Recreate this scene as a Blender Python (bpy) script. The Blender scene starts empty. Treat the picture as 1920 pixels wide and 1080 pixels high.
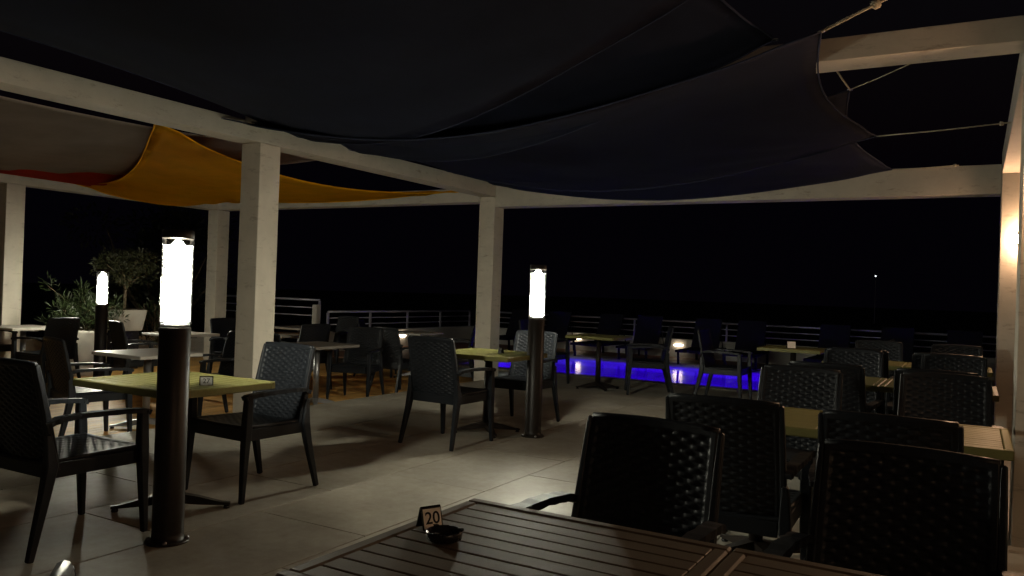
import bpy, bmesh, math, random
from mathutils import Vector, Matrix
random.seed(7)
S = bpy.context.scene
COL = S.collection
R = math.radians

# ------------------------------------------------------------------ camera
cam_d = bpy.data.cameras.new('camera')
cam = bpy.data.objects.new('camera', cam_d); COL.objects.link(cam)
YAW, PITCH, ROLL = R(30.0023), R(0.2444), R(2.0004)
F = Vector((-math.sin(YAW)*math.cos(PITCH), math.cos(YAW)*math.cos(PITCH), math.sin(PITCH)))
RT = Vector((math.cos(YAW), math.sin(YAW), 0)); UP = RT.cross(F)
RT2 = RT*math.cos(ROLL)+UP*math.sin(ROLL); UP2 = -RT*math.sin(ROLL)+UP*math.cos(ROLL)
M = Matrix((RT2, UP2, -F)).transposed().to_4x4(); M.translation = Vector((0, 0, 1.33))
cam.matrix_world = M
cam_d.sensor_width = 36; cam_d.lens = 1506.08/1920*36
cam_d.clip_start = 0.05; cam_d.clip_end = 3000
S.camera = cam

# ------------------------------------------------------------------ night sky and exposure
W = bpy.data.worlds.new('World'); S.world = W; W.use_nodes = True
wn = W.node_tree.nodes; wl = W.node_tree.links
sky = wn.new('ShaderNodeTexSky'); sky.sky_type = 'NISHITA'; sky.sun_disc = False
sky.sun_elevation = R(-4.3); sky.sun_rotation = R(150)
bg = wn['Background']; wl.new(sky.outputs[0], bg.inputs[0]); bg.inputs[1].default_value = 0.15
bg2 = wn.new('ShaderNodeBackground'); bg2.inputs[0].default_value = (.58, .42, 1, 1); bg2.inputs[1].default_value = .0013   # faint, even night sky
ads = wn.new('ShaderNodeAddShader'); wl.new(bg.outputs[0], ads.inputs[0]); wl.new(bg2.outputs[0], ads.inputs[1]); wl.new(ads.outputs[0], wn['World Output'].inputs[0])
S.view_settings.view_transform = 'Standard'; S.view_settings.look = 'None'
S.view_settings.exposure = 0; S.view_settings.gamma = 1
S.cycles.max_bounces = 6; S.cycles.diffuse_bounces = 3; S.cycles.glossy_bounces = 4
S.cycles.transmission_bounces = 6; S.cycles.transparent_max_bounces = 12
S.cycles.sample_clamp_indirect = 3.0; S.cycles.sample_clamp_direct = 0
S.cycles.caustics_reflective = False; S.cycles.caustics_refractive = False
S.cycles.use_denoising = True

# ------------------------------------------------------------------ materials
def mat(name, col, rough=0.6, spec=0.4, metal=0.0, var=0.0, vscale=6.0, bump=0.0, bscale=60.0, stretch=None, coord='Object', sheen=0.0):
    m = bpy.data.materials.new(name); m.use_nodes = True
    n = m.node_tree.nodes; l = m.node_tree.links; b = n['Principled BSDF']
    b.inputs['Base Color'].default_value = (*col, 1); b.inputs['Roughness'].default_value = rough
    b.inputs['Specular IOR Level'].default_value = spec; b.inputs['Metallic'].default_value = metal
    if sheen: b.inputs['Sheen Weight'].default_value = sheen
    if var or bump:
        tc = n.new('ShaderNodeTexCoord'); mp = n.new('ShaderNodeMapping')
        l.new(tc.outputs[coord], mp.inputs[0])
        if stretch: mp.inputs['Scale'].default_value = stretch
    if var:
        t = n.new('ShaderNodeTexNoise'); t.inputs['Scale'].default_value = vscale; t.inputs['Detail'].default_value = 6
        t.inputs['Roughness'].default_value = .62
        l.new(mp.outputs[0], t.inputs['Vector'])
        r = n.new('ShaderNodeValToRGB')
        r.color_ramp.elements[0].position = .3; r.color_ramp.elements[1].position = .72
        r.color_ramp.elements[0].color = (*[c*(1-var) for c in col], 1)
        r.color_ramp.elements[1].color = (*[min(1, c*(1+var)) for c in col], 1)
        oi = n.new('ShaderNodeObjectInfo')
        hsv = n.new('ShaderNodeHueSaturation')
        mr = n.new('ShaderNodeMapRange'); mr.inputs[3].default_value = 1-var*.5; mr.inputs[4].default_value = 1+var*.5
        l.new(oi.outputs['Random'], mr.inputs[0]); l.new(mr.outputs[0], hsv.inputs['Value'])
        l.new(t.outputs['Fac'], r.inputs[0]); l.new(r.outputs[0], hsv.inputs['Color'])
        l.new(hsv.outputs[0], b.inputs['Base Color'])
        rr = n.new('ShaderNodeMapRange'); rr.inputs[3].default_value = max(.05, rough-.12); rr.inputs[4].default_value = min(1, rough+.12)
        l.new(t.outputs['Fac'], rr.inputs[0]); l.new(rr.outputs[0], b.inputs['Roughness'])
    if bump:
        t2 = n.new('ShaderNodeTexNoise'); t2.inputs['Scale'].default_value = bscale; t2.inputs['Detail'].default_value = 4
        l.new(mp.outputs[0], t2.inputs['Vector'])
        bp = n.new('ShaderNodeBump'); bp.inputs['Strength'].default_value = bump; bp.inputs['Distance'].default_value = .004
        l.new(t2.outputs['Fac'], bp.inputs['Height']); l.new(bp.outputs[0], b.inputs['Normal'])
    return m
def emis(name, col, strength):
    m = bpy.data.materials.new(name); m.use_nodes = True
    n = m.node_tree.nodes; l = m.node_tree.links
    n.remove(n['Principled BSDF']); e = n.new('ShaderNodeEmission')
    e.inputs[0].default_value = (*col, 1); e.inputs[1].default_value = strength
    l.new(e.outputs[0], n['Material Output'].inputs[0]); return m

def stain_mat(name, col, amount):
    m = mat(name, col, .75, .3, var=.10, vscale=3.5, bump=.35, bscale=45)
    n = m.node_tree.nodes; l = m.node_tree.links; b = n['Principled BSDF']
    src = b.inputs['Base Color'].links[0].from_socket
    tc = n.new('ShaderNodeTexCoord'); mp = n.new('ShaderNodeMapping'); mp.inputs['Scale'].default_value = (1, 1, 3.5)
    t = n.new('ShaderNodeTexNoise'); t.inputs['Scale'].default_value = 5; t.inputs['Detail'].default_value = 9; t.inputs['Roughness'].default_value = .75
    l.new(tc.outputs['Object'], mp.inputs[0]); l.new(mp.outputs[0], t.inputs['Vector'])
    r = n.new('ShaderNodeValToRGB'); r.color_ramp.elements[0].position = .56; r.color_ramp.elements[1].position = .74
    l.new(t.outputs['Fac'], r.inputs[0])
    mx = n.new('ShaderNodeMix'); mx.data_type = 'RGBA'; mx.blend_type = 'MULTIPLY'
    mm = n.new('ShaderNodeMath'); mm.operation = 'MULTIPLY'; mm.inputs[1].default_value = amount
    l.new(r.outputs[0], mm.inputs[0]); l.new(mm.outputs[0], mx.inputs[0]); l.new(src, mx.inputs[6])
    mx.inputs[7].default_value = (.30, .24, .19, 1); l.new(mx.outputs[2], b.inputs['Base Color'])
    return m

MT = {}
MT['plaster'] = stain_mat('cream_plaster', (.55, .50, .42), .75)
MT['whitewall'] = stain_mat('white_render', (.62, .60, .55), .6)
MT['tile'] = mat('stone_tile', (.35, .325, .275), .5, .35, var=.14, vscale=2.2, bump=.12, bscale=70)
def wear(m, sc, amt, tint):
    n = m.node_tree.nodes; l = m.node_tree.links; b = n['Principled BSDF']; src = b.inputs['Base Color'].links[0].from_socket
    g = n.new('ShaderNodeNewGeometry'); t = n.new('ShaderNodeTexNoise'); t.inputs['Scale'].default_value = sc; t.inputs['Detail'].default_value = 10; t.inputs['Roughness'].default_value = .72
    l.new(g.outputs['Position'], t.inputs['Vector'])
    r = n.new('ShaderNodeValToRGB'); r.color_ramp.elements[0].position = .42; r.color_ramp.elements[1].position = .70; r.color_ramp.elements[1].color = (amt, amt, amt, 1)
    l.new(t.outputs['Fac'], r.inputs[0]); mx = n.new('ShaderNodeMix'); mx.data_type = 'RGBA'; mx.blend_type = 'MULTIPLY'
    l.new(r.outputs[0], mx.inputs[0]); l.new(src, mx.inputs[6]); mx.inputs[7].default_value = (*tint, 1); l.new(mx.outputs[2], b.inputs['Base Color'])
wear(MT['tile'], 1.7, .75, (.62, .57, .50)); wear(MT['tile'], 14, .6, (.72, .68, .62))
MT['grout'] = mat('grout', (.04, .036, .03), .9, .1, var=.2, vscale=9)
MT['plank'] = mat('deck_wood', (.55, .31, .09), .55, .3, var=.30, vscale=5, bump=.4, bscale=40, stretch=(6, .5, 6))
MT['plank2'] = mat('pool_deck_wood', (.20, .10, .06), .6, .3, var=.3, vscale=5, bump=.4, bscale=40, stretch=(.5, 6, 6))
MT['joist'] = mat('dark_gap', (.02, .015, .01), .9, .1)
MT['wicker'] = mat('anthracite_resin', (.010, .0115, .0145), .46, .22, var=.15, vscale=30)
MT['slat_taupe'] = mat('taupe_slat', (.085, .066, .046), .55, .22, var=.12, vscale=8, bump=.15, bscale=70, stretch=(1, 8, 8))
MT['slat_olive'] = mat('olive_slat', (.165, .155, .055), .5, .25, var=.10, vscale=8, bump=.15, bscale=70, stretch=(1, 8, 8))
MT['top_white'] = mat('pale_tabletop', (.38, .35, .31), .45, .4, var=.06, vscale=10)
MT['top_grey'] = mat('grey_tabletop', (.17, .15, .13), .45, .4, var=.06, vscale=10)
MT['alu'] = mat('aluminium', (.30, .30, .31), .35, .5, metal=.85, var=.08, vscale=20)
MT['bronze'] = mat('brown_steel', (.016, .012, .010), .42, .3, metal=.1, var=.1, vscale=15)
MT['rail'] = mat('rail_metal', (.50, .49, .58), .35, .5, metal=.4, var=.08, vscale=12)
MT['navy'] = mat('navy_canvas', (.038, .044, .078), .95, .08, var=.12, vscale=2.5, bump=.25, bscale=160)
MT['grey'] = mat('grey_canvas', (.34, .28, .24), .9, .1, var=.12, vscale=2.5, bump=.25, bscale=160)
MT['orange'] = mat('orange_canvas', (.85, .40, .008), .95, .05, var=.10, vscale=2.5, bump=.25, bscale=160)
MT['red'] = mat('red_canvas', (.42, .035, .015), .9, .1, var=.12, vscale=2.5, bump=.25, bscale=160)
MT['rope'] = mat('rope', (.50, .44, .33), .9, .1, var=.2, vscale=80)
MT['black'] = mat('black_plastic', (.012, .011, .013), .25, .5, var=.1, vscale=20)
MT['card'] = mat('card_face', (.88, .80, .70), .35, .5, var=.06, vscale=30)
MT['steel'] = mat('brushed_steel', (.13, .125, .115), .45, .3, var=.1, vscale=40)
MT['ink'] = mat('ink', (.012, .01, .01), .6, .2)
MT['lounger'] = mat('lounger_mesh', (.012, .012, .018), .8, .15, var=.15, vscale=15)
MT['pot'] = mat('white_pot', (.36, .33, .29), .5, .35, var=.10, vscale=6)
MT['soil'] = mat('soil', (.03, .02, .014), .95, .1, var=.3, vscale=20)
MT['leaf'] = mat('leaf', (.014, .022, .006), .5, .3, var=.4, vscale=9)
MT['leaf2'] = mat('olive_leaf', (.022, .024, .009), .55, .3, var=.4, vscale=9)
MT['bark'] = mat('bark', (.16, .12, .08), .9, .1, var=.3, vscale=30, bump=.5, bscale=80)
MT['pool'] = mat('pool_mosaic', (.50, .54, .62), .5, .3, var=.08, vscale=14)
MT['ground'] = mat('dark_ground', (.03, .03, .022), .95, .05, var=.4, vscale=.6)
MT['lampwhite'] = emis('lamp_tube', (1.0, .96, .73), 325)
MT['wallglow'] = emis('wall_lamp_opal', (1.0, .60, .35), 175)
MT['wallglow2'] = emis('wall_lamp_opal_dim', (1.0, .60, .34), 48)
MT['wallglow3'] = emis('wall_lamp_opal_soft', (1.0, .60, .34), 125)
MT['poolglow'] = emis('step_light', (1.0, .80, .56), 7)
MT['bluelight'] = emis('underwater_light', (.055, .0, 1.0), 1300)
MT['farlight'] = emis('far_light', (.9, .95, 1.0), 2.0)
# clear plastic sleeve of the bollard lamps
def clear_mat():
    m = bpy.data.materials.new('clear_sleeve'); m.use_nodes = True
    n = m.node_tree.nodes; l = m.node_tree.links; n.remove(n['Principled BSDF'])
    tr = n.new('ShaderNodeBsdfTransparent'); tr.inputs[0].default_value = (.95, .96, 1, 1)
    gl = n.new('ShaderNodeBsdfGlossy'); gl.inputs['Roughness'].default_value = .08
    fr = n.new('ShaderNodeFresnel'); fr.inputs[0].default_value = 1.35
    mx = n.new('ShaderNodeMixShader'); l.new(fr.outputs[0], mx.inputs[0]); l.new(tr.outputs[0], mx.inputs[1]); l.new(gl.outputs[0], mx.inputs[2])
    l.new(mx.outputs[0], n['Material Output'].inputs[0]); return m
MT['clear'] = clear_mat()
MT['frost'] = mat('white_louvre', (.82, .84, .88), .35, .4)
def water_mat():
    m = bpy.data.materials.new('pool_water'); m.use_nodes = True
    n = m.node_tree.nodes; l = m.node_tree.links; n.remove(n['Principled BSDF'])
    g = n.new('ShaderNodeBsdfGlass'); g.inputs['IOR'].default_value = 1.33; g.inputs['Roughness'].default_value = 0.0
    tc = n.new('ShaderNodeTexCoord')
    t = n.new('ShaderNodeTexNoise'); t.inputs['Scale'].default_value = 13; t.inputs['Detail'].default_value = 4
    l.new(tc.outputs['Object'], t.inputs['Vector'])
    bp = n.new('ShaderNodeBump'); bp.inputs['Strength'].default_value = .45; bp.inputs['Distance'].default_value = .005
    l.new(t.outputs['Fac'], bp.inputs['Height']); l.new(bp.outputs[0], g.inputs['Normal'])
    l.new(g.outputs[0], n['Material Output'].inputs[0]); return m
MT['water'] = water_mat()

# ------------------------------------------------------------------ mesh helpers
def abox(bm, x0, x1, y0, y1, z0, z1):
    v = [bm.verts.new(p) for p in ((x0,y0,z0),(x1,y0,z0),(x1,y1,z0),(x0,y1,z0),(x0,y0,z1),(x1,y0,z1),(x1,y1,z1),(x0,y1,z1))]
    for f in ((3,2,1,0),(4,5,6,7),(0,1,5,4),(1,2,6,5),(2,3,7,6),(3,0,4,7)): bm.faces.new([v[i] for i in f])
def bevel(bm, w, seg=1):
    bmesh.ops.bevel(bm, geom=list(bm.edges), offset=w, segments=seg, affect='EDGES', profile=.6, clamp_overlap=True)
def boxm(name, x0, x1, y0, y1, z0, z1, bev=0):
    bm = bmesh.new(); abox(bm, x0, x1, y0, y1, z0, z1)
    if bev: bevel(bm, bev)
    return fin(name, bm)
def fin(name, bm, smooth=False):
    bmesh.ops.recalc_face_normals(bm, faces=bm.faces)
    me = bpy.data.meshes.new(name); bm.to_mesh(me); bm.free()
    if smooth:
        for p in me.polygons: p.use_smooth = True
    return me
def tube(bm, pts, rad, n=8, cap=True):
    pts = [Vector(p) for p in pts]
    if not isinstance(rad, (list, tuple)): rad = [rad]*len(pts)
    rings = []; prev = None
    for i, p in enumerate(pts):
        d = (pts[min(i+1, len(pts)-1)]-pts[max(i-1, 0)]).normalized()
        a = prev if prev is not None else (Vector((0,0,1)) if abs(d.z) < .9 else Vector((1,0,0)))
        x = (a-d*a.dot(d)).normalized(); y = d.cross(x); prev = x
        rings.append([bm.verts.new(p+(x*math.cos(2*math.pi*k/n)+y*math.sin(2*math.pi*k/n))*rad[i]) for k in range(n)])
    for a, b in zip(rings, rings[1:]):
        for k in range(n): bm.faces.new((a[k], a[(k+1)%n], b[(k+1)%n], b[k]))
    if cap: bm.faces.new(rings[0][::-1]); bm.faces.new(rings[-1])
def bar(bm, pts, w, d, taper=None):
    """rectangular bar through points; w across local x axis, d the other way"""
    pts = [Vector(p) for p in pts]; rings = []
    for i, p in enumerate(pts):
        t = (pts[min(i+1, len(pts)-1)]-pts[max(i-1, 0)]).normalized()
        x = Vector((1,0,0)); x = (x-t*x.dot(t)).normalized(); y = t.cross(x)
        s = taper[i] if taper else 1
        ww, dd = w*s/2, d*s/2
        rings.append([bm.verts.new(p+x*a*ww+y*b*dd) for a, b in ((-1,-1),(1,-1),(1,1),(-1,1))])
    for a, b in zip(rings, rings[1:]):
        for k in range(4): bm.faces.new((a[k], a[(k+1)%4], b[(k+1)%4], b[k]))
    bm.faces.new(rings[0][::-1]); bm.faces.new(rings[-1])
def lathe(bm, prof, n=24, c=(0,0), cap=True):
    rings = [[bm.verts.new((c[0]+r*math.cos(2*math.pi*k/n), c[1]+r*math.sin(2*math.pi*k/n), z)) for k in range(n)] for r, z in prof]
    for a, b in zip(rings, rings[1:]):
        for k in range(n): bm.faces.new((a[k], a[(k+1)%n], b[(k+1)%n], b[k]))
    if cap: bm.faces.new(rings[0][::-1]); bm.faces.new(rings[-1])
def obj(name, me, m, parent=None, loc=None, rz=0):
    o = bpy.data.objects.new(name, me); COL.objects.link(o)
    if m and not me.materials: me.materials.append(MT[m] if isinstance(m, str) else m)
    if parent: o.parent = parent
    if loc: o.location = loc
    if rz: o.rotation_euler.z = rz
    return o
def tag(o, label, cat, group=None, kind=None):
    if kind: o['kind'] = kind
    if label: o['label'] = label
    if cat: o['category'] = cat
    if group: o['group'] = group
    return o
def thing(name, label, cat, loc=(0,0,0), rz=0, group=None):
    o = bpy.data.objects.new(name, None); COL.objects.link(o); o.empty_display_size = .1
    o.location = loc; o.rotation_euler.z = rz
    return tag(o, label, cat, group)
def struct(o): o['kind'] = 'structure'; return o
def kids(o): return [c for c in bpy.data.objects if c.parent == o]
def copy_tree(o, parent=None, loc=None, rz=None):
    c = o.copy(); COL.objects.link(c); c.parent = parent
    if loc is not None: c.location = loc
    if rz is not None: c.rotation_euler.z = rz
    for ch in KID.get(o.name) or kids(o): copy_tree(ch, c)
    return c
KID = {}

# ------------------------------------------------------------------ setting
XF, XC, XA, Y1, YC, YA, Y2 = .345, -6.335, -12.336, 5.565, 5.776, 6.528, 10.28
HS = .1335                       # half a column
DK = -.14                        # wooden deck lies a step below the tiles
struct(obj('ground', boxm('ground', -400, 400, -300, 900, -3.0, -2.6), 'ground'))
# tile floor: a bed with separate stone tiles
floor = struct(obj('floor', boxm('floor_bed', XC+.02, 3.2, -1.4, 11.72, -.35, -.014), 'grout'))
TW, TL = .792, 1.2
tmeshes = {}
def tile_mesh(w, l):
    k = (round(w, 3), round(l, 3))
    if k not in tmeshes: tmeshes[k] = boxm('tile', 0, k[0]-.006, 0, k[1]-.006, -.012, 0, .0015)
    return tmeshes[k]
x0 = -2.78
cols = [x0+TW*i for i in range(-5, 8)]
for i, x in enumerate(cols):
    xa, xb = max(x, XC+.021), min(x+TW, 3.19)
    if xb-xa < .05: continue
    y = 4.545 - 6*TL + (0 if i % 2 == 0 else .6)
    while y < 11.68:
        ya, yb = max(y, -1.39), min(y+TL, 11.715)
        if yb-ya > .05:
            obj('tile', tile_mesh(xb-xa, yb-ya), 'tile', floor, (xa+.003, ya+.003, random.uniform(-.0006, .0006)))
        y += TL
# wooden deck on the left, one step down
deck = struct(obj('deck', boxm('deck_bed', -14.2, XC+.018, -1.2, 11.4, -.45, DK-.03), 'joist'))
pw = .118; n = int((XC+.012+14.15)/pw)
pml = {}
def plank_mesh(L):
    L = round(L, 2)
    if L not in pml: pml[L] = boxm('plank', 0, pw-.007, 0, L, -.024, 0, .003)
    return pml[L]
for i in range(n):
    x = XC+.012-(i+1)*pw; y = -1.15 if i < 30 else 2.0; k = i*2+(i % 5)
    while y < 11.2:
        L = min((4.2, 3.6, 4.8, 2.4)[k % 4], 11.38-y)
        obj('plank', plank_mesh(L), 'plank', deck, (x, y, DK+random.uniform(-.001, .001))); y += L+.004; k += 1
# pool terrace, basin, coping, water
PX0, PX1, PY0, PY1 = -8.05, -.9, 12.06, 15.75
terr = struct(obj('pool_terrace', None or boxm('pool_terrace', -12.6, PX0-.33, 11.42, 17.44, -.4, -.03), 'joist'))
bm = bmesh.new(); abox(bm, PX1+.33, 5.0, 11.74, 17.44, -.4, -.03); abox(bm, PX0-.329, PX1+.329, PY1+.33, 17.44, -.4, -.031)
struct(obj('pool_terrace', fin('pool_terrace_far', bm), 'joist'))
pm = boxm('plank', 0, 3.4, 0, .135, -.024, 0, .003)
y = PY1+.33; k = 0
while y < 17.28:
    x = -12.55+(k % 2)*-1.7
    while x < 3.6:
        if x > -14.5: obj('plank', pm, 'plank2', terr, (max(x, -12.58), y, -.002+random.uniform(-.001, .001)))
        x += 3.41
    y += .142; k += 1
pm2 = boxm('plank', 0, 3.9, 0, .135, -.024, 0, .003)
y = 11.44
while y < PY1+.2:
    obj('plank', pm2, 'plank2', terr, (PX0-.34-3.9, y, -.002)); y += .142
pm3 = boxm('plank', 0, 3.5, 0, .135, -.024, 0, .003)
y = 11.75
while y < PY1+.2:
    obj('plank', pm3, 'plank2', terr, (PX1+.34, y, -.002)); y += .142
pool = struct(obj('pool', None or (lambda bm: (abox(bm, PX0-.1, PX0, PY0-.1, PY1+.1, -1.5, -.03), abox(bm, PX1, PX1+.1, PY0-.1, PY1+.1, -1.5, -.03),
     abox(bm, PX0, PX1, PY0-.1, PY0, -1.5, -.03), abox(bm, PX0, PX1, PY1, PY1+.1, -1.5, -.03), abox(bm, PX0-.1, PX1+.1, PY0-.1, PY1+.1, -1.62, -1.5), fin('pool_basin', bm))[-1])(bmesh.new()), 'pool'))
cm = {}
def coping(x0, x1, y0, y1):
    obj('coping_stone', boxm('coping_stone', x0+.002, x1-.002, y0+.002, y1-.002, -.03, .004, .004), 'tile', pool)
nx = 12; w = (PX1-PX0+.64)/nx
for i in range(nx):
    xa = PX0-.32+i*w
    coping(xa, xa+w, PY0-.32, PY0+.01); coping(xa, xa+w, PY1-.01, PY1+.32)
for i in range(5):
    h = (PY1-PY0-.02)/5; ya = PY0+.01+i*h
    coping(PX0-.32, PX0+.01, ya, ya+h); coping(PX1-.01, PX1+.32, ya, ya+h)
bm = bmesh.new(); vs = [bm.verts.new(p) for p in ((PX0, PY0, -.075), (PX1, PY0, -.075), (PX1, PY1, -.075), (PX0, PY1, -.075))]; bm.faces.new(vs)
wme = bpy.data.meshes.new('water'); bm.to_mesh(wme); bm.free()
struct(obj('water', wme, 'water'))
for x, wh in ((-7.0, 'left'), (-4.5, 'middle'), (-2.0, 'right')):
    t = thing('pool_light', 'blue underwater light in the near pool wall, the %s one of three' % wh, 'pool light', (x, PY0, -.62), 0, 'underwater pool lights')
    bm = bmesh.new(); lathe(bm, [(.13, 0), (.13, .02), (.10, .03)], 20)
    me = fin('rim', bm); me.transform(Matrix.Rotation(-math.pi/2, 4, 'X')); obj('rim', me, 'alu', t)
    bm = bmesh.new(); lathe(bm, [(.095, .031), (.08, .05), (.04, .058)], 20)
    me = fin('lens', bm); me.transform(Matrix.Rotation(-math.pi/2, 4, 'X')); obj('lens', me, 'bluelight', t)

# ------------------------------------------------------------------ pergola
per = thing('pergola', 'cream plastered pergola of square columns and flat beams over the terrace', 'pergola')
def pc(name, *b): return obj(name, boxm(name, *b, .004), 'plaster', per)
pc('column', XC-HS, XC+HS, YC-HS, YC+HS, -.3, 2.724)
pc('column', XC-HS, XC+HS, Y2-HS, Y2+HS, -.3, 2.724)
pc('column', XA-HS, XA+HS, YA-HS, YA+HS, -.3, 2.645)
pc('column', XA-HS, XA+HS, Y2-HS, Y2+HS, -.3, 2.645)
EX0, EX1 = .21, .78
pc('column', EX0, EX1, Y1-HS-.10, Y1+HS, -.2, 3.62)
pc('column', EX0, EX1, Y2-HS-.12, Y2+HS, -.2, 2.773)
pc('beam', XC-HS, XC+HS, -.5, Y2+HS, 2.727, 2.912)
pc('beam', XA-HS, XA+HS, 1.0, Y2+HS, 2.648, 2.80)
pc('beam', XA+HS+.002, XC-HS-.002, Y2-HS, Y2+HS, 2.653, 2.86)
pc('beam', XC+HS+.002, EX0-.002, Y2-HS, Y2+HS-.002, 2.572, 2.892)
pc('beam', XC+HS+.002, EX0-.002, Y1-HS, Y1+HS, 2.873, 3.02)
pc('beam', EX0, EX1, Y1+HS+.003, Y2+HS, 2.776, 3.05)

bw = tag(obj('building_wall', boxm('building_wall', 1.75, 2.0, -1.35, 4.6, -.2, 3.3, .01), 'plaster'), 'cream wall of the building right of the near tables, outside the frame', 'wall')
# low white wall with railing beyond the pool and along the left
WY = 17.45
tag(obj('low_wall', boxm('low_wall', -11.0, 6.0, WY, WY+.22, -.5, .40, .01), 'whitewall'), 'long low white wall carrying the railing on the far side of the pool', 'wall')
tag(obj('low_wall', boxm('low_wall', -11.42, -11.2, 12.0, WY+.22, -.5, .40, .01), 'whitewall'), 'low white wall running back to the left of the pool under the railing', 'wall')
tag(obj('low_wall', boxm('low_wall', -13.3, -13.0, 2.0, 12.2, -.5, .30, .01), 'whitewall'), 'low white wall along the left edge of the wooden deck', 'wall')
def railing(label, a, b, zs, zt, zb, npost):
    a, b = Vector(a), Vector(b)
    t = thing('railing', label, 'railing', (a.x, a.y, zb))
    o = Vector((a.x, a.y, zb))
    for i, z in enumerate(zs):
        bm = bmesh.new(); tube(bm, [Vector((a.x, a.y, z))-o, Vector((b.x, b.y, z))-o], .022 if i == 0 else .013, 8); obj('rail_bar', fin('rail_bar', bm, True), 'rail', t)
    for i in range(npost):
        p = a.lerp(b, i/(npost-1)); bm = bmesh.new()
        abox(bm, -.02, .02, -.02, .02, 0, zt-zb-.02); me = fin('post', bm); obj('post', me, 'rail', t, (p.x-a.x, p.y-a.y, 0))
railing('grey metal railing with three bars on the wall behind the pool', (-11.1, WY+.11, 0), (6, WY+.11, 0), (.79, .66, .53), .79, .40, 9)
railing('grey metal railing with three bars running back left of the pool', (-11.31, 12.2, 0), (-11.31, WY, 0), (.79, .66, .53), .79, .40, 5)
railing('short taller railing ending at a thick post behind the large column', (-14.4, 12.1, 0), (-11.45, 12.1, 0), (1.02, .86, .70), 1.02, .0, 3)
tag(obj('newel_post', boxm('newel_post', -11.52, -11.40, 11.96, 12.08, -.3, .93, .008), 'whitewall'), 'thick grey post where the two railings meet', 'post')

# wall lamps ---------------------------------------------------------
def wall_lamp(name, label, loc, rz, r, dpt, glow, cat='wall lamp', group=None, flat=1.0):
    t = thing(name, label, cat, loc, rz, group)
    rot = Matrix.Rotation(math.pi/2, 4, 'X')   # axis z -> -y
    bm = bmesh.new(); lathe(bm, [(r*1.0, 0), (r*1.03, dpt*.06), (r*1.0, dpt*.12), (r*.9, dpt*.12)], 28)
    me = fin('rim', bm, True); me.transform(Matrix.Diagonal((1, flat, 1, 1))); me.transform(rot); obj('rim', me, 'black', t)
    bm = bmesh.new(); lathe(bm, [(r*.97, dpt*.13), (r*.93, dpt*.7), (r*.65, dpt*.95), (r*.25, dpt)], 28)
    me = fin('lens', bm, True); me.transform(Matrix.Diagonal((1, flat, 1, 1))); me.transform(rot); obj('lens', me, glow, t)
    return t
wall_lamp('wall_lamp', 'round glowing wall lamp on the far right column', (.475, Y2-HS-.12, 2.07), 0, .12, .11, 'wallglow')
wall_lamp('wall_lamp', 'round glowing wall lamp on the near side of the nearest right column', (.495, Y1-HS-.10, 2.07), 0, .12, .11, 'wallglow3')
wall_lamp('wall_lamp', 'round glowing wall lamp on the building wall beside the near tables', (1.75, .35, 2.15), -math.pi/2, .12, .11, 'wallglow2')
wall_lamp('step_light', 'oval lit wall light on the low wall, right one reflected in the pool', (-5.72, WY, .26), 0, .12, .06, 'poolglow', 'wall light', None, .27)
wall_lamp('step_light', 'oval lit wall light on the low wall, left one reflected in the pool', (-8.22, WY, .26), 0, .12, .06, 'poolglow', 'wall light', None, .27)
wall_lamp('step_light', 'small lit wall light left of the pool, seen beside a chair back', (-11.2, 14.5, .26), math.pi/2, .12, .06, 'poolglow', 'wall light', None, .5)

# ------------------------------------------------------------------ bollard lamps
H = 1.583
def bollard(label, loc):
    t = thing('bollard_lamp', label, 'lamp', loc, 0, 'tall lit bollard lamps')
    bm = bmesh.new(); lathe(bm, [(.105, 0), (.105, .008), (.098, .011), (.079, .012), (.0765, .05), (.0765, 1.085), (.072, 1.09)], 32)
    body = obj('body', fin('body', bm, True), 'bronze', t)
    for k in range(4):
        bm = bmesh.new(); a = math.pi/4+k*math.pi/2
        lathe(bm, [(.011, 0), (.011, .006), (.007, .013), (.002, .015)], 10); obj('bolt', fin('bolt', bm, True), 'alu', body, (.092*math.cos(a), .092*math.sin(a), .010))
    bm = bmesh.new(); lathe(bm, [(.070, 1.090), (.070, 1.105), (.05, 1.108)], 32); obj('collar', fin('collar', bm, True), 'alu', t)
    bm = bmesh.new(); lathe(bm, [(.050, 1.109), (.050, 1.470), (.036, 1.505), (.012, 1.532)], 24); obj('lamp_tube', fin('lamp_tube', bm, True), 'lampwhite', t)
    bm = bmesh.new(); lathe(bm, [(.0755, 1.091), (.0755, 1.545)], 40, cap=False); sl = obj('sleeve', fin('sleeve', bm, True), 'clear', t)
    for k in range(46):
        z = 1.118+k*.0086; bm = bmesh.new(); lathe(bm, [(.0685, z+.0021), (.0748, z-.0007), (.0748, z-.0010), (.0685, z+.0018)], 32, cap=False); obj('louvre_ring', fin('louvre_ring', bm, True), 'frost', sl)
    bm = bmesh.new(); lathe(bm, [(.0765, 1.540), (.0775, 1.544), (.0775, H-.004), (.073, H)], 32); obj('cap', fin('cap', bm, True), 'bronze', t)
    return t
bollard('nearest tall bollard lamp standing in front of the table numbered 27', (-3.525, 2.69, 0))
bollard('middle bollard lamp between terrace tables with the pool behind', (-3.505, 6.545, 0))
bollard('farthest, smallest bollard lamp on the deck in front of the planters', (-10.35, 6.72, DK))

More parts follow.
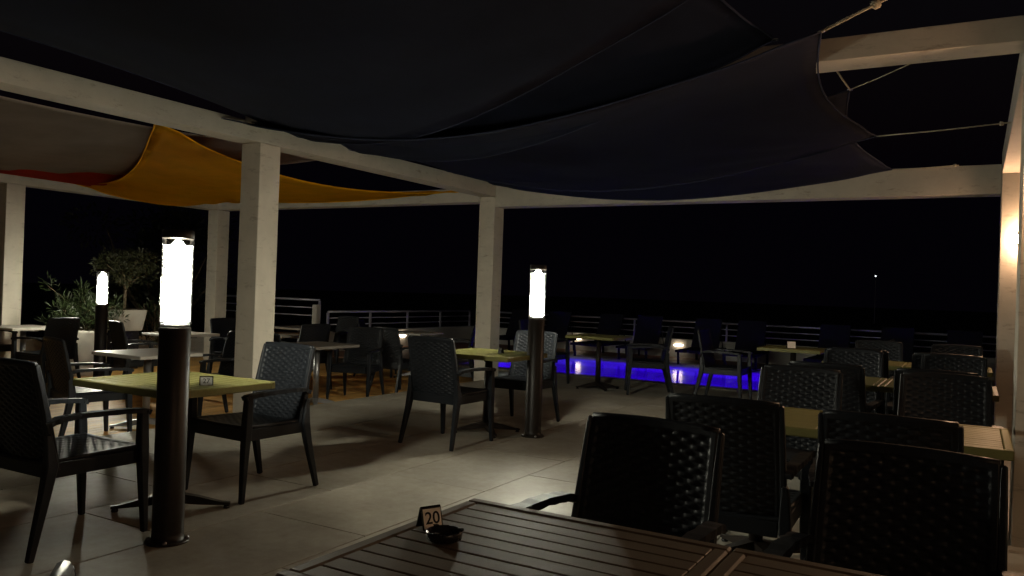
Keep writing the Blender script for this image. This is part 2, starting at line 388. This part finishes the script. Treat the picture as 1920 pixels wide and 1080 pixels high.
# ------------------------------------------------------------------ chairs
def weave_panel(P, nx, ny, sx, sy, amp, thick, border):
    """P(u,v)->(point, normal). woven two-sided panel with a plain border"""
    bm = bmesh.new(); nu, nv = nx*sx, ny*sy
    def hgt(u, v):
        if min(u, 1-u) < border[0] or min(v, 1-v) < border[1]: return amp*.8
        a = u*nx; b = v*ny; j = int(b); fr = b-j
        c = math.cos(math.pi*(a+j)); br = max(0, c)**.4 if c > 0 else 0
        return amp*(1-(2*fr-1)**4)*br - amp*.4
    g = []
    for s in (1, -1):
        rows = []
        for jv in range(nv+1):
            row = []
            for iu in range(nu+1):
                u, v = iu/nu, jv/nv; p, nn = P(u, v)
                h = hgt(u, v) if s > 0 else hgt(u, v)
                row.append(bm.verts.new(p+nn*s*(thick/2+h)))
            rows.append(row)
        g.append(rows)
        for jv in range(nv):
            for iu in range(nu):
                q = (rows[jv][iu], rows[jv][iu+1], rows[jv+1][iu+1], rows[jv+1][iu])
                bm.faces.new(q if s > 0 else q[::-1])
    A, B = g
    for iu in range(nu):
        bm.faces.new((A[0][iu+1], A[0][iu], B[0][iu], B[0][iu+1])); bm.faces.new((A[nv][iu], A[nv][iu+1], B[nv][iu+1], B[nv][iu]))
    for jv in range(nv):
        bm.faces.new((A[jv][0], A[jv+1][0], B[jv+1][0], B[jv][0])); bm.faces.new((A[jv+1][nu], A[jv][nu], B[jv][nu], B[jv+1][nu]))
    me = bpy.data.meshes.new('weave'); bm.to_mesh(me); bm.free()
    for p in me.polygons: p.use_smooth = True
    return me
def back_P(u, v):
    # facing +y; leans back with height; slightly hollow
    s = 2*u-1; z = .395+.515*v + .006*(1-s*s)*v
    wid = .232-.008*v
    y = -.225-.085*v-.02*v*v + .020*s*s
    return Vector((s*wid, y, z)), Vector((-.10*s, 1, .17)).normalized()
def seat_P(u, v):
    s = 2*u-1; y = -.245+.50*v
    wid = .235+.02*v
    z = .440+.012*v-.012*(1-s*s)*(1-v*.5)
    return Vector((s*wid, y, z)), Vector((0, -.03, 1)).normalized()
def make_chair(lod):
    t = thing('wicker_armchair', 'x', 'chair')
    if lod == 0:
        b = weave_panel(back_P, 13, 30, 7, 5, .0052, .016, (.05, .035)); s = weave_panel(seat_P, 14, 22, 4, 4, .0026, .018, (.05, .05))
    else:
        b = weave_panel(back_P, 13, 30, 6, 4, .0052, .016, (.05, .035)); s = weave_panel(seat_P, 10, 10, 2, 2, .0022, .018, (.05, .05))
    bk = obj('backrest', b, 'wicker', t); se = obj('seat', s, 'wicker', t)
    # apron round the seat
    bm = bmesh.new()
    bar(bm, [(-.24, .245, .405), (.24, .245, .405)], .05, .075)
    f = fin('apron', bm); bpy.data.meshes.remove(f)
    bm = bmesh.new()
    abox(bm, -.225, .225, .225, .248, .365, .437); abox(bm, -.222, .222, -.248, -.228, .365, .430)
    abox(bm, -.252, -.232, -.225, .225, .365, .437); abox(bm, .232, .252, -.225, .225, .365, .437)
    bevel(bm, .004); obj('apron', fin('apron', bm), 'wicker', se)
    for sx in (-1, 1):
        bm = bmesh.new(); bar(bm, [(sx*.268, .268, 0), (sx*.262, .252, .30), (sx*.262, .243, .46), (sx*.264, .238, .635)], .050, .050, [.62, .9, 1.05, .9]); bevel(bm, .006)
        obj('leg', fin('leg', bm), 'wicker', t)
        bm = bmesh.new(); bar(bm, [(sx*.272, -.335, 0), (sx*.254, -.262, .30), (sx*.250, -.236, .43), (sx*.247, -.253, .58)], .046, .056, [.62, .9, 1.05, .55]); bevel(bm, .006)
        obj('leg', fin('leg', bm), 'wicker', t)
        # stile of the backrest
        bm = bmesh.new(); pts = []
        for k in range(7):
            v = k/6; p, nn = back_P(0 if sx < 0 else 1, v); pts.append(p+Vector((sx*.008, 0, 0)))
        bar(bm, pts, .026, .034, [1.1, 1.05, 1, .95, .9, .85, .75]); bevel(bm, .005); obj('stile', fin('stile', bm), 'wicker', bk)
        bm = bmesh.new(); ring = []
        A = [(sx*.247, -.262, .625), (sx*.262, -.20, .648), (sx*.272, -.08, .654), (sx*.272, .12, .650), (sx*.266, .245, .640), (sx*.265, .272, .628)]
        pp = []
        for k in range(len(A)-1):
            for q in range(4): pp.append(Vector(A[k]).lerp(Vector(A[k+1]), q/4))
        pp.append(Vector(A[-1]))
        bar(bm, pp, .050, .024, [1+(.10 if i % 2 else -.03) for i in range(len(pp))]); obj('armrest', fin('armrest', bm), 'wicker', t)
    # top rail
    bm = bmesh.new(); tube(bm, [back_P(k/8, 1)[0]+Vector((0, 0, .001)) for k in range(9)], .0125, 8); obj('top_rail', fin('top_rail', bm, True), 'wicker', bk)
    return t
near0 = make_chair(0); far0 = make_chair(1)
used = {0: False, 1: False}
KIDS_CACHE = {}
def walk(o):
    KID[o.name] = kids(o)
    for c in KID[o.name]: walk(c)
walk(near0); walk(far0)
def chair(x, y, deg, label, group='dark wicker armchairs', lod=1, z=0):
    """deg: direction it faces, 0 = away from the camera (+y), 180 = towards it"""
    base = near0 if lod == 0 else far0
    if not used[lod]: c = base; used[lod] = True; c.location = (x, y, z); c.rotation_euler.z = R(deg)
    else: c = copy_tree(base, None, (x, y, z), R(deg))
    c['label'] = label; c['group'] = group
    return c

# ------------------------------------------------------------------ tables
def table(label, x0, x1, y0, y1, m, z=0, slats=0, deg=0, foot=.27, group='square terrace tables'):
    cx, cy = (x0+x1)/2, (y0+y1)/2; w, d = (x1-x0)/2, (y1-y0)/2
    t = thing('table', label, 'table', (cx, cy, z), R(deg), group)
    zt = .75
    if slats:
        fw = .035
        bm = bmesh.new()
        abox(bm, -w, w, -d, -d+fw, zt-.042, zt); abox(bm, -w, w, d-fw, d, zt-.042, zt)
        abox(bm, -w, -w+fw, -d+fw+.0005, d-fw-.0005, zt-.042, zt-.0005); abox(bm, w-fw, w, -d+fw+.0005, d-fw-.0005, zt-.042, zt-.0005)
        bevel(bm, .005); obj('frame', fin('frame', bm), m, t)
        h = (2*d-2*fw)/slats
        sm = boxm('slat', -w+fw+.002, w-fw-.002, .0028, h-.0028, zt-.018, zt-.0025, .0018)
        for k in range(slats): obj('slat', sm, m, t, (0, -d+fw+k*h, random.uniform(-.0004, .0004)))
        obj('underframe', boxm('underframe', -w+.06, w-.06, -.04, .04, zt-.045, zt-.020), 'alu', t)
    else:
        obj('tabletop', boxm('tabletop', -w, w, -d, d, zt-.035, zt, .006), m, t)
        obj('underframe', boxm('underframe', -w+.08, w-.08, -.04, .04, zt-.055, zt-.037), 'alu', t)
    bm = bmesh.new(); lathe(bm, [(.036, .07), (.036, zt-.046)], 16); obj('pole', fin('pole', bm, True), 'bronze' if slats else 'alu', t)
    for k in range(4):
        a = math.pi/4+k*math.pi/2
        c, s = math.cos(a), math.sin(a); bm = bmesh.new()
        P = [(.03, .045, .10, .030), (.15, .03, .075, .024), (foot, .022, .040, .02), (foot+.05, .018, .034, .018)]
        rings = []
        for r, zb, ztp, hw in P:
            rings.append([bm.verts.new((c*r-s*e*hw, s*r+c*e*hw, q)) for e, q in ((-1, zb), (1, zb), (1, ztp), (-1, ztp))])
        for aa, bb in zip(rings, rings[1:]):
            for q in range(4): bm.faces.new((aa[q], aa[(q+1) % 4], bb[(q+1) % 4], bb[q]))
        bm.faces.new(rings[0][::-1]); bm.faces.new(rings[-1])
        ft = obj('foot', fin('foot', bm), 'bronze' if slats else 'alu', t)
        bm = bmesh.new(); lathe(bm, [(.018, 0), (.02, .006), (.012, .022)], 10, (c*(foot+.03), s*(foot+.03))); obj('glide', fin('glide', bm, True), 'black', ft)
    return t
TG = 'slatted terrace tables'
table('olive slatted table numbered 27 behind the nearest bollard lamp', -4.42, -3.56, 2.71, 3.42, 'slat_olive', 0, 11)
table('olive slatted table beside the middle bollard lamp', -4.36, -3.52, 6.06, 6.82, 'slat_olive', 0, 11)
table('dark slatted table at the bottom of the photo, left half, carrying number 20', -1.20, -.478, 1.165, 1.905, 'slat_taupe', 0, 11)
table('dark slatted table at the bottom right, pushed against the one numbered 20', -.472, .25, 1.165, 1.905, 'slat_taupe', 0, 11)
for i, (ya, yb, nm) in enumerate(((3.87, 4.58, 'second'), (6.25, 6.98, 'third'), (8.42, 9.14, 'fourth'))):
    table('olive slatted table, left half of the %s row from the camera on the right' % nm, -1.305, -.583, ya, yb, 'slat_olive', 0, 11)
    table('olive slatted table, right half of the %s row, close to the right columns' % nm, -.577, .155, ya, yb, 'slat_olive', 0, 11)
table('olive table standing before the pool, nearer the middle of the photo', -4.95, -4.22, 10.1, 10.8, 'slat_olive', 0, 11)
table('olive table standing before the pool on the right, with a number on it', -2.32, -1.58, 10.1, 10.8, 'slat_olive', 0, 11)
table('pale square table on the deck behind the nearest bollard lamp', -7.41, -6.66, 4.72, 5.42, 'top_white', DK)
table('grey square table on the deck between the two middle columns', -7.25, -6.55, 6.9, 7.65, 'top_grey', DK)
table('pale table on the deck left of the large column, far row', -9.65, -8.95, 6.85, 7.55, 'top_white', DK)
table('pale table at the far left before the left column', -11.75, -11.0, 5.9, 6.6, 'top_white', DK)
table('pale table glimpsed directly behind the large column', -8.95, -8.25, 8.0, 8.7, 'top_white', DK)
table('pale table beyond the large column near the railing', -10.2, -9.5, 9.6, 10.3, 'top_grey', DK)
table('pale table in front of the small left wall light', -8.3, -7.6, 10.3, 10.95, 'top_white', DK)

# chairs: near and right side
chair(-.935, 2.225, 175, 'dark wicker armchair facing the camera across the table numbered 20', lod=0)
chair(-.17, 2.235, 177, 'dark wicker armchair at the bottom right facing the camera, nearest on the right', lod=0)
chair(-.90, 3.62, 2, 'dark armchair, back to camera, at left half of second right-hand row', lod=0)
chair(-.265, 3.56, 0, 'dark armchair, back to camera, at right half of second right-hand row', lod=0)
chair(-.93, 4.88, 178, 'dark armchair facing camera beyond left half of second right-hand row')
chair(-.14, 5.16, 181, 'dark armchair facing camera beyond right half of second right-hand row')
chair(-.84, 6.02, -3, 'dark armchair, back to camera, at left half of third right-hand row')
chair(-.20, 6.06, 0, 'dark armchair, back to camera, at right half of third right-hand row')
chair(-.92, 7.36, 180, 'dark armchair facing camera beyond left half of third right-hand row')
chair(-.16, 7.40, 177, 'dark armchair facing camera beyond right half of third right-hand row')
chair(-.90, 8.16, 0, 'dark armchair, back to camera, at left half of fourth right-hand row')
chair(-.24, 8.14, 3, 'dark armchair, back to camera, at right half of fourth right-hand row')
chair(-.92, 9.5, 180, 'dark armchair facing camera beyond left half of fourth right-hand row')
chair(-.16, 9.5, 180, 'dark armchair facing camera beyond right half of fourth right-hand row')
# chairs round the lamps
chair(-4.02, 2.45, 1, 'large dark wicker armchair at the left edge with its back to the camera', lod=0)
chair(-4.03, 3.66, 178, 'dark wicker armchair at the far side of the table numbered 27', lod=0)
chair(-3.95, 5.83, -2, 'dark wicker armchair with its back to the camera left of the middle bollard lamp', lod=0)
chair(-3.96, 7.12, 182, 'dark wicker armchair facing the camera behind the middle bollard lamp', lod=0)
chair(-5.42, 10.4, -90, 'dark armchair seen side-on at the left of the table before the pool')
chair(-3.86, 10.45, 115, 'dark armchair seen side-on at the right of the middle table before the pool')
chair(-2.78, 10.42, -90, 'dark armchair seen side-on at the left of the numbered table before the pool')
chair(-1.15, 10.42, 90, 'dark armchair seen side-on at the right of the numbered table before the pool')
chair(-.77, .84, -30, 'wicker armchair of which only the back corner shows at the bottom left', lod=0)
# chairs on the deck
DG = 'dark wicker armchairs'
chair(-6.95, 4.42, -12, 'dark armchair with its back to the camera left of the pale deck table', z=DK)
chair(-7.05, 5.86, 168, 'dark armchair facing the camera between the near bollard lamp and the large column', z=DK)
chair(-6.92, 8.02, 200, 'dark armchair facing the camera behind the grey deck table', z=DK)
chair(-6.85, 6.55, 15, 'dark armchair behind the large column at the near side of the grey deck table', z=DK)
chair(-6.92, 8.95, -8, 'dark armchair with its back to the camera on the deck right of the grey table', z=DK)
chair(-7.25, 10.8, 120, 'dark armchair beside the middle column facing the far deck table', z=DK)
chair(-8.55, 10.45, -60, 'dark armchair by the far deck table with its back to the railing', z=DK)
chair(-8.20, 8.35, 80, 'dark armchair on the deck right of the large column facing left', z=DK)
chair(-9.35, 8.2, -90, 'dark armchair on the deck left of the large column facing right', z=DK)
chair(-9.25, 6.55, -15, 'dark armchair on the deck with its back to the camera at the far pale table', z=DK)
chair(-9.05, 7.95, 172, 'pale-lit wicker armchair on the deck just left of the large column', z=DK)
chair(-9.75, 10.75, 180, 'dark armchair standing against the railing at the end of the deck', z=DK)
chair(-10.60, 6.12, 100, 'grey-lit armchair in front of the white planter facing the far left table', z=DK)
chair(-12.15, 6.15, -85, 'dark armchair at the very left edge in front of the left column', z=DK)

# ------------------------------------------------------------------ shade sails
def sail(label, LN, LF, RF, RN, m, sag, edge_sag, cx=.3, cy=.3, ropes=(), side=0.0, nu=44, nv=34, seed=0, fold=.016):
    LN, LF, RF, RN = map(Vector, (LN, LF, RF, RN)); rnd = random.Random(seed)
    t = thing('shade_sail', label, 'shade sail', LN, 0, 'canvas shade sails'); bm = bmesh.new(); g = []
    ph = [rnd.uniform(0, 6.28) for _ in range(4)]
    for j in range(nv+1):
        row = []
        for i in range(nu+1):
            u, v = i/nu, j/nv
            p = (LN*(1-u)+RN*u)*(1-v)+(LF*(1-u)+RF*u)*v
            su, sv = math.sin(math.pi*u), math.sin(math.pi*v)
            p += Vector((cx*sv*(1-2*u), cy*su*(1-2*v), 0))
            p.z -= edge_sag*su*(1-.4*sv) + sag*su*sv + side*sv*(1-.55*su)
            # tension folds that run out from the corners
            cr = min((u*u+v*v), ((1-u)**2+v*v), (u*u+(1-v)**2), ((1-u)**2+(1-v)**2))**.5
            ang = math.atan2(min(v, 1-v)+.02, min(u, 1-u)+.02)
            p.z += fold*math.sin(ang*17+ph[0])*math.exp(-cr*2.4)*min(1, cr*8)
            row.append(bm.verts.new(p-LN))
        g.append(row)
    for j in range(nv):
        for i in range(nu): bm.faces.new((g[j][i], g[j][i+1], g[j+1][i+1], g[j+1][i]))
    hem = [g[0][i].co.copy() for i in range(nu+1)]+[g[j][nu].co.copy() for j in range(1, nv+1)]+[g[nv][i].co.copy() for i in range(nu-1, -1, -1)]+[g[j][0].co.copy() for j in range(nv-1, -1, -1)]
    bmesh.ops.solidify(bm, geom=list(bm.faces), thickness=.004)
    cv = obj('canvas', fin('canvas', bm, True), m, t)
    bm = bmesh.new(); tube(bm, hem, .007, 6, cap=False); obj('hem', fin('hem', bm, True), m, cv)
    cs = {'LN': LN, 'LF': LF, 'RF': RF, 'RN': RN}
    for c in cs.values():
        bm = bmesh.new(); q = [Vector((.018*math.cos(k*math.pi/6), .018*math.sin(k*math.pi/6), 0))+c-LN for k in range(13)]
        tube(bm, q, .004, 6, cap=False); obj('eyelet', fin('eyelet', bm, True), 'alu', t)
    for c, e, r in ropes:
        a = cs[c]; bm = bmesh.new(); mid = (a+Vector(e))/2-Vector((0, 0, .006))
        tube(bm, [a-LN, mid-LN, Vector(e)-LN], r, 6); rp = obj('rope', fin('rope', bm, True), 'rope', t)
        bm = bmesh.new(); kn = Vector(e).lerp(a, .74 if r > .008 else .06)
        bmesh.ops.create_icosphere(bm, subdivisions=2, radius=r*3.2, matrix=Matrix.Translation(kn-LN)); 
        for vv in bm.verts: vv.co += Vector((rnd.uniform(-1, 1), rnd.uniform(-1, 1), rnd.uniform(-1, 1)))*r*.8
        obj('knot', fin('knot', bm, True), 'rope', rp)
    return t
BX = XC+HS+.03
sail('nearest dark navy shade sail filling the top of the photo', (BX, -.4, 3.0), (BX+.02, 6.1, 2.86), (-1.15, 4.1, 3.0), (-1.1, -.6, 3.05), 'navy', .06, .42, .55, .12, [('RF', (.21, 4.1, 3.1), .006)], seed=1)
sail('dark navy shade sail just behind the nearest one, its corner above the right beam', (BX, 3.4, 3.35), (BX+.02, 6.9, 2.86), (-1.09, 4.95, 2.90), (-1.12, 2.4, 3.4), 'navy', .02, .40, .30, .10, [('LF', (BX-.1, 7.1, 2.93), .005)], seed=2)
sail('dark navy shade sail tied by a knotted rope at the upper right', (BX, 5.15, 2.86), (BX+.02, 9.0, 2.90), (-.84, 8.13, 2.89), (-.80, 4.78, 2.86), 'navy', .04, .38, .20, .06, [('RN', (.21, 5.33, 3.5), .009), ('RF', (.21, 7.73, 2.86), .006)], seed=3)
sail('farthest dark navy shade sail sagging over the beam before the pool', (BX, 7.4, 2.95), (BX+.02, 10.0, 2.88), (-.87, 10.13, 2.88), (-.86, 6.45, 2.93), 'navy', .02, .31, .20, .16, [('RN', (-.87, 5.702, 2.92), .006), ('RN', (-.35, 5.702, 2.90), .004), ('RF', (-.2, 10.14, 2.90), .006)], seed=4)
BX2 = XC-HS-.04
sail('grey shade sail over the deck at the left', (XA+.3, 2.5, 2.84), (XA+.35, 7.7, 2.80), (BX2, 7.6, 2.94), (BX2, 1.2, 2.82), 'grey', .16, .05, .40, .30, [('RN', (BX2+.05, .9, 2.8), .005)], side=.10, seed=5, fold=.03)
sail('bright orange shade sail between the large column and the middle column', (XA+.35, 7.3, 2.74), (XA+.35, 9.95, 2.84), (BX2, 9.95, 2.80), (BX2, 4.68, 2.76), 'orange', .03, .15, .42, .25, [('RF', (BX2+.05, 10.1, 2.78), .005)], side=.23, seed=6, fold=.03)
sail('red shade sail showing as a strip under the grey one', (XA+.25, 4.6, 2.78), (XA+.3, 8.0, 2.74), (XA+2.9, 8.2, 2.80), (XA+2.9, 5.0, 2.85), 'red', .10, .08, .12, .2, [], seed=7, fold=.02)

# ------------------------------------------------------------------ number stands, ashtray
def text_mesh(s, size):
    c = bpy.data.curves.new('digits', 'FONT'); c.body = s; c.size = size; c.align_x = 'CENTER'; c.align_y = 'CENTER'; c.extrude = .0004; c.offset = size*.012
    o = bpy.data.objects.new('digits', c); COL.objects.link(o)
    dg = bpy.context.evaluated_depsgraph_get(); me = bpy.data.meshes.new_from_object(o.evaluated_get(dg)); bpy.data.objects.remove(o); me.materials.clear(); return me
def number_stand(label, loc, rz, digits, w, h, fold=.35, face='card'):
    """tent card: ridge along local x, printed face towards local -y"""
    t = thing('number_stand', label, 'number stand', loc, rz)
    bm = bmesh.new(); dp = h*fold; T = .0025
    prof = [(-dp, 0), (-.004, h-.004), (0, h), (.004, h-.004), (dp, 0)]
    inn = [(-dp+T*1.2, 0), (0, h-T*2.2), (dp-T*1.2, 0)]
    full = prof+inn[::-1]
    A = [bm.verts.new((-w/2, y, z)) for y, z in full]; B = [bm.verts.new((w/2, y, z)) for y, z in full]
    k = len(full)
    for i in range(k): bm.faces.new((A[i], A[(i+1) % k], B[(i+1) % k], B[i]))
    bm.faces.new(A[::-1]); bm.faces.new(B)
    obj('holder', fin('holder', bm), 'black', t)
    tilt = math.atan2(h-.004, dp-.004); ln = math.hypot(h-.004, dp-.004)
    rot = Matrix.Rotation(tilt, 4, 'X')
    cen = Vector((0, -(dp+.004)*.5, (h-.004)*.5)); nrm = Vector((0, -math.sin(tilt), math.cos(tilt)))
    me = boxm('card', -w*.44, w*.44, -ln*.46, ln*.46, 0, .001); me.transform(Matrix.Translation(cen+nrm*.0006)@rot); cd = obj('card', me, face, t)
    if digits:
        me = text_mesh(digits, ln*.80); me.transform(Matrix.Translation(cen+nrm*.0022)@rot); obj('digits', me, 'ink', cd)
    return t
number_stand('small tent stand reading 20 beside a black ashtray on the nearest table', (-1.135, 1.605, .750), R(64), '20', .054, .052, .38)
number_stand('small tent stand reading 27 on the olive table', (-3.69, 3.03, .750), R(50), '27', .072, .050, .35, 'steel')
number_stand('small dark number stand on the table by the middle bollard lamp', (-3.82, 6.45, .750), R(150), '', .06, .055)
number_stand('small pale number stand on the right table before the pool', (-1.95, 10.3, .750), R(20), '', .11, .09, .3)
t = thing('ashtray', 'round black ashtray beside the number 20', 'ashtray', (-1.052, 1.548, .7502))
bm = bmesh.new(); lathe(bm, [(.036, 0), (.041, .003), (.043, .018), (.041, .021), (.037, .020), (.034, .008)], 32); obj('bowl', fin('bowl', bm, True), 'black', t)
for k in range(3):
    bm = bmesh.new(); a = k*2.09+.6; abox(bm, .032, .045, -.006, .006, .0205, .0240); bevel(bm, .0012); obj('rest', fin('rest', bm), 'black', t, None, a)

# ------------------------------------------------------------------ loungers beyond the pool
def lounger():
    t = thing('sun_lounger', 'x', 'sun lounger')
    bm = bmesh.new()
    for sx in (-1, 1): abox(bm, sx*.29-.02, sx*.29+.02, -1.35, .30, .24, .29)
    abox(bm, -.27, .27, -1.35, -1.31, .241, .289); abox(bm, -.27, .27, .26, .30, .241, .289); obj('frame', fin('frame', bm), 'lounger', t)
    obj('sling', boxm('sling', -.268, .268, -1.30, -.33, .283, .30, .004), 'lounger', t)
    bm = bmesh.new(); bar(bm, [(0, -.30, .30), (0, -.12, .60), (0, .02, .90)], .56, .035); bevel(bm, .006); bk = obj('backrest', fin('backrest', bm), 'lounger', t)
    bm = bmesh.new()
    for sx in (-1, 1): tube(bm, [(sx*.25, -.02, .70), (sx*.25, .22, .28)], .012, 6)
    obj('strut', fin('strut', bm), 'lounger', bk)
    for sx in (-1, 1):
        for y in (-1.2, .15):
            bm = bmesh.new(); bar(bm, [(sx*.29, y+.04, 0), (sx*.29, y, .245)], .04, .04); obj('leg', fin('leg', bm), 'lounger', t)
    return t
L0 = lounger(); walk(L0)
lx = [-9.35, -8.35, -7.05, -6.15, -4.85, -3.95, -2.35, -1.25, -.15]
ordn = ['first', 'second', 'third', 'fourth', 'fifth', 'sixth', 'seventh', 'eighth', 'ninth']
for i, x in enumerate(lx):
    o = L0 if i == 0 else copy_tree(L0)
    o.location = (x, 16.75, 0); o.rotation_euler.z = R(random.uniform(-4, 4))
    o['label'] = 'dark sun lounger with raised back beyond the pool, %s from the left' % ordn[i]; o['group'] = 'sun loungers beyond the pool'

# ------------------------------------------------------------------ plants
def leaves(bm, centre, rad, n, ln, wd, rnd, up=0.0, blade=False):
    c = Vector(centre)
    for _ in range(n):
        d = Vector((rnd.gauss(0, 1), rnd.gauss(0, 1), rnd.gauss(0, 1))).normalized()
        p = c+Vector((d.x*rad[0], d.y*rad[1], d.z*rad[2]))*rnd.uniform(.25, 1.0)**.6
        a = (d+Vector((rnd.uniform(-.6, .6), rnd.uniform(-.6, .6), rnd.uniform(-.4, .8)+up))).normalized()
        s = a.cross(Vector((rnd.uniform(-1, 1), rnd.uniform(-1, 1), rnd.uniform(-1, 1)))).normalized()
        L = ln*rnd.uniform(.6, 1.3); w = wd*rnd.uniform(.7, 1.2)
        m1 = p+a*L*.45; tip = p+a*L-Vector((0, 0, L*.15))
        v = [bm.verts.new(q) for q in (p, m1+s*w, tip, m1-s*w)]; bm.faces.new(v)
rnd = random.Random(5)
# planter with grassy shrub
t = thing('planter', 'tapered white planter at the far left end of the deck', 'planter', (-11.56, 7.19, DK))
bm = bmesh.new(); lathe(bm, [(.24, 0), (.25, .02), (.345, .62), (.36, .64), (.36, .68), (.32, .68), (.31, .60), (.05, .60)], 28); obj('pot', fin('pot', bm, True), 'pot', t)
bm = bmesh.new(); lathe(bm, [(.30, .601), (.15, .62), (.02, .625)], 20); obj('soil', fin('soil', bm), 'soil', t)
t = thing('shrub', 'spiky green shrub growing in the white planter', 'shrub', (-11.56, 7.19, DK+.62))
bm = bmesh.new(); tops = []
for k in range(34):
    a = rnd.uniform(0, 6.28); r = rnd.uniform(.05, .62); hh = rnd.uniform(.12, .42)+(.34 if k < 4 else 0)
    p0 = Vector((rnd.uniform(-.12, .12), rnd.uniform(-.12, .12), 0)); p1 = Vector((r*math.cos(a), r*math.sin(a), hh))
    tube(bm, [p0, p0.lerp(p1, .5)+Vector((0, 0, .12)), p1], [.009, .007, .004], 5); tops.append((p0, p1))
obj('stem', fin('stem', bm), 'bark', t)
bm = bmesh.new()
for p0, p1 in tops:
    for q in (.45, .65, .85, 1.0): leaves(bm, p0.lerp(p1, q)+Vector((0, 0, .05)), (.07, .07, .09), 22, .12, .009, rnd, .7)
obj('foliage', fin('foliage', bm), 'leaf', t)
# small tree in a box planter
TX, TY = -11.95, 8.15
t = thing('box_planter', 'pale square planter box behind the farthest bollard lamp', 'planter', (TX, TY, DK))
bm = bmesh.new()
vs = []
for z, r in ((.62, .20), (.96, .25)):
    vs.append([bm.verts.new((a*r, b*r, z)) for a, b in ((-1,-1),(1,-1),(1,1),(-1,1))])
for k in range(4): bm.faces.new((vs[0][k], vs[0][(k+1)%4], vs[1][(k+1)%4], vs[1][k]))
bm.faces.new(vs[0][::-1]); bm.faces.new(vs[1]); bevel(bm, .01); obj('box', fin('box', bm), 'pot', t)
obj('stand', boxm('stand', -.17, .17, -.17, .17, 0, .619, .01), 'black', t)
obj('soil', boxm('soil', -.22, .22, -.22, .22, .961, .975), 'soil', t)
t = thing('small_tree', 'small round-crowned tree behind the farthest bollard lamp', 'tree', (TX, TY, DK+.972))
bm = bmesh.new(); br = []
tube(bm, [(0, 0, 0), (.02, -.01, .18), (-.01, .02, .34)], [.030, .024, .020], 7)
for k in range(9):
    a = k*.7+rnd.uniform(-.2, .2); r = rnd.uniform(.2, .42); p = Vector((r*math.cos(a), r*math.sin(a), rnd.uniform(.55, .85)))
    tube(bm, [(-.01, .02, .32), Vector((-.01, .02, .32)).lerp(p, .55)+Vector((0, 0, .05)), p], [.014, .009, .004], 5); br.append(p)
obj('trunk', fin('trunk', bm, True), 'bark', t)
bm = bmesh.new()
for p in br: leaves(bm, p, (.20, .20, .17), 170, .075, .013, rnd, .2)
leaves(bm, (0, 0, .70), (.42, .42, .24), 420, .075, .013, rnd, .2)
obj('crown', fin('crown', bm), 'leaf2', t)
# further shrub behind the near lamp and far planter
t = thing('low_shrub', 'low dark shrub behind the railing end, right of the nearest bollard lamp', 'shrub', (-12.3, 9.0, DK))
bm = bmesh.new()
for k in range(12):
    a = rnd.uniform(0, 6.28); tube(bm, [(0, 0, 0), (.2*math.cos(a), .2*math.sin(a), .5), (.34*math.cos(a), .34*math.sin(a), rnd.uniform(.7, 1.05))], [.012, .008, .004], 5)
obj('stem', fin('stem', bm), 'bark', t)
bm = bmesh.new(); leaves(bm, (0, 0, .7), (.45, .45, .38), 700, .10, .012, rnd, .6); obj('foliage', fin('foliage', bm), 'leaf', t)
t = thing('dark_tree', 'dark leafy tree beyond the left railing, barely lit', 'tree', (-17.5, 13.0, -2.6))
bm = bmesh.new(); tube(bm, [(0, 0, 0), (.1, 0, 1.6), (0, .1, 3.2)], [.16, .12, .08], 8)
for k in range(10):
    a = k*.66; tube(bm, [(0, .05, 2.4), (.9*math.cos(a), .9*math.sin(a), 3.6), (1.5*math.cos(a), 1.5*math.sin(a), rnd.uniform(3.8, 5.2))], [.06, .035, .012], 6)
obj('trunk', fin('trunk', bm, True), 'bark', t)
bm = bmesh.new()
for k in range(26):
    a = rnd.uniform(0, 6.28); r = rnd.uniform(.2, 1.7); leaves(bm, (r*math.cos(a), r*math.sin(a), rnd.uniform(3.2, 5.6)), (.65, .65, .5), 220, .16, .03, rnd, .1)
obj('crown', fin('crown', bm), 'leaf2', t)

# ------------------------------------------------------------------ distant light on the hillside
t = thing('distant_lamp', 'tiny distant white light in the dark beyond the pool', 'lamp', (-17.5, 176, -2.6))
bm = bmesh.new(); tube(bm, [(0, 0, 0), (0, 0, 9.3)], .09, 8); obj('pole', fin('pole', bm), 'rail', t)
bm = bmesh.new(); bmesh.ops.create_icosphere(bm, subdivisions=2, radius=.16, matrix=Matrix.Translation((0, 0, 9.55))); obj('lamp_head', fin('lamp_head', bm), 'farlight', t)
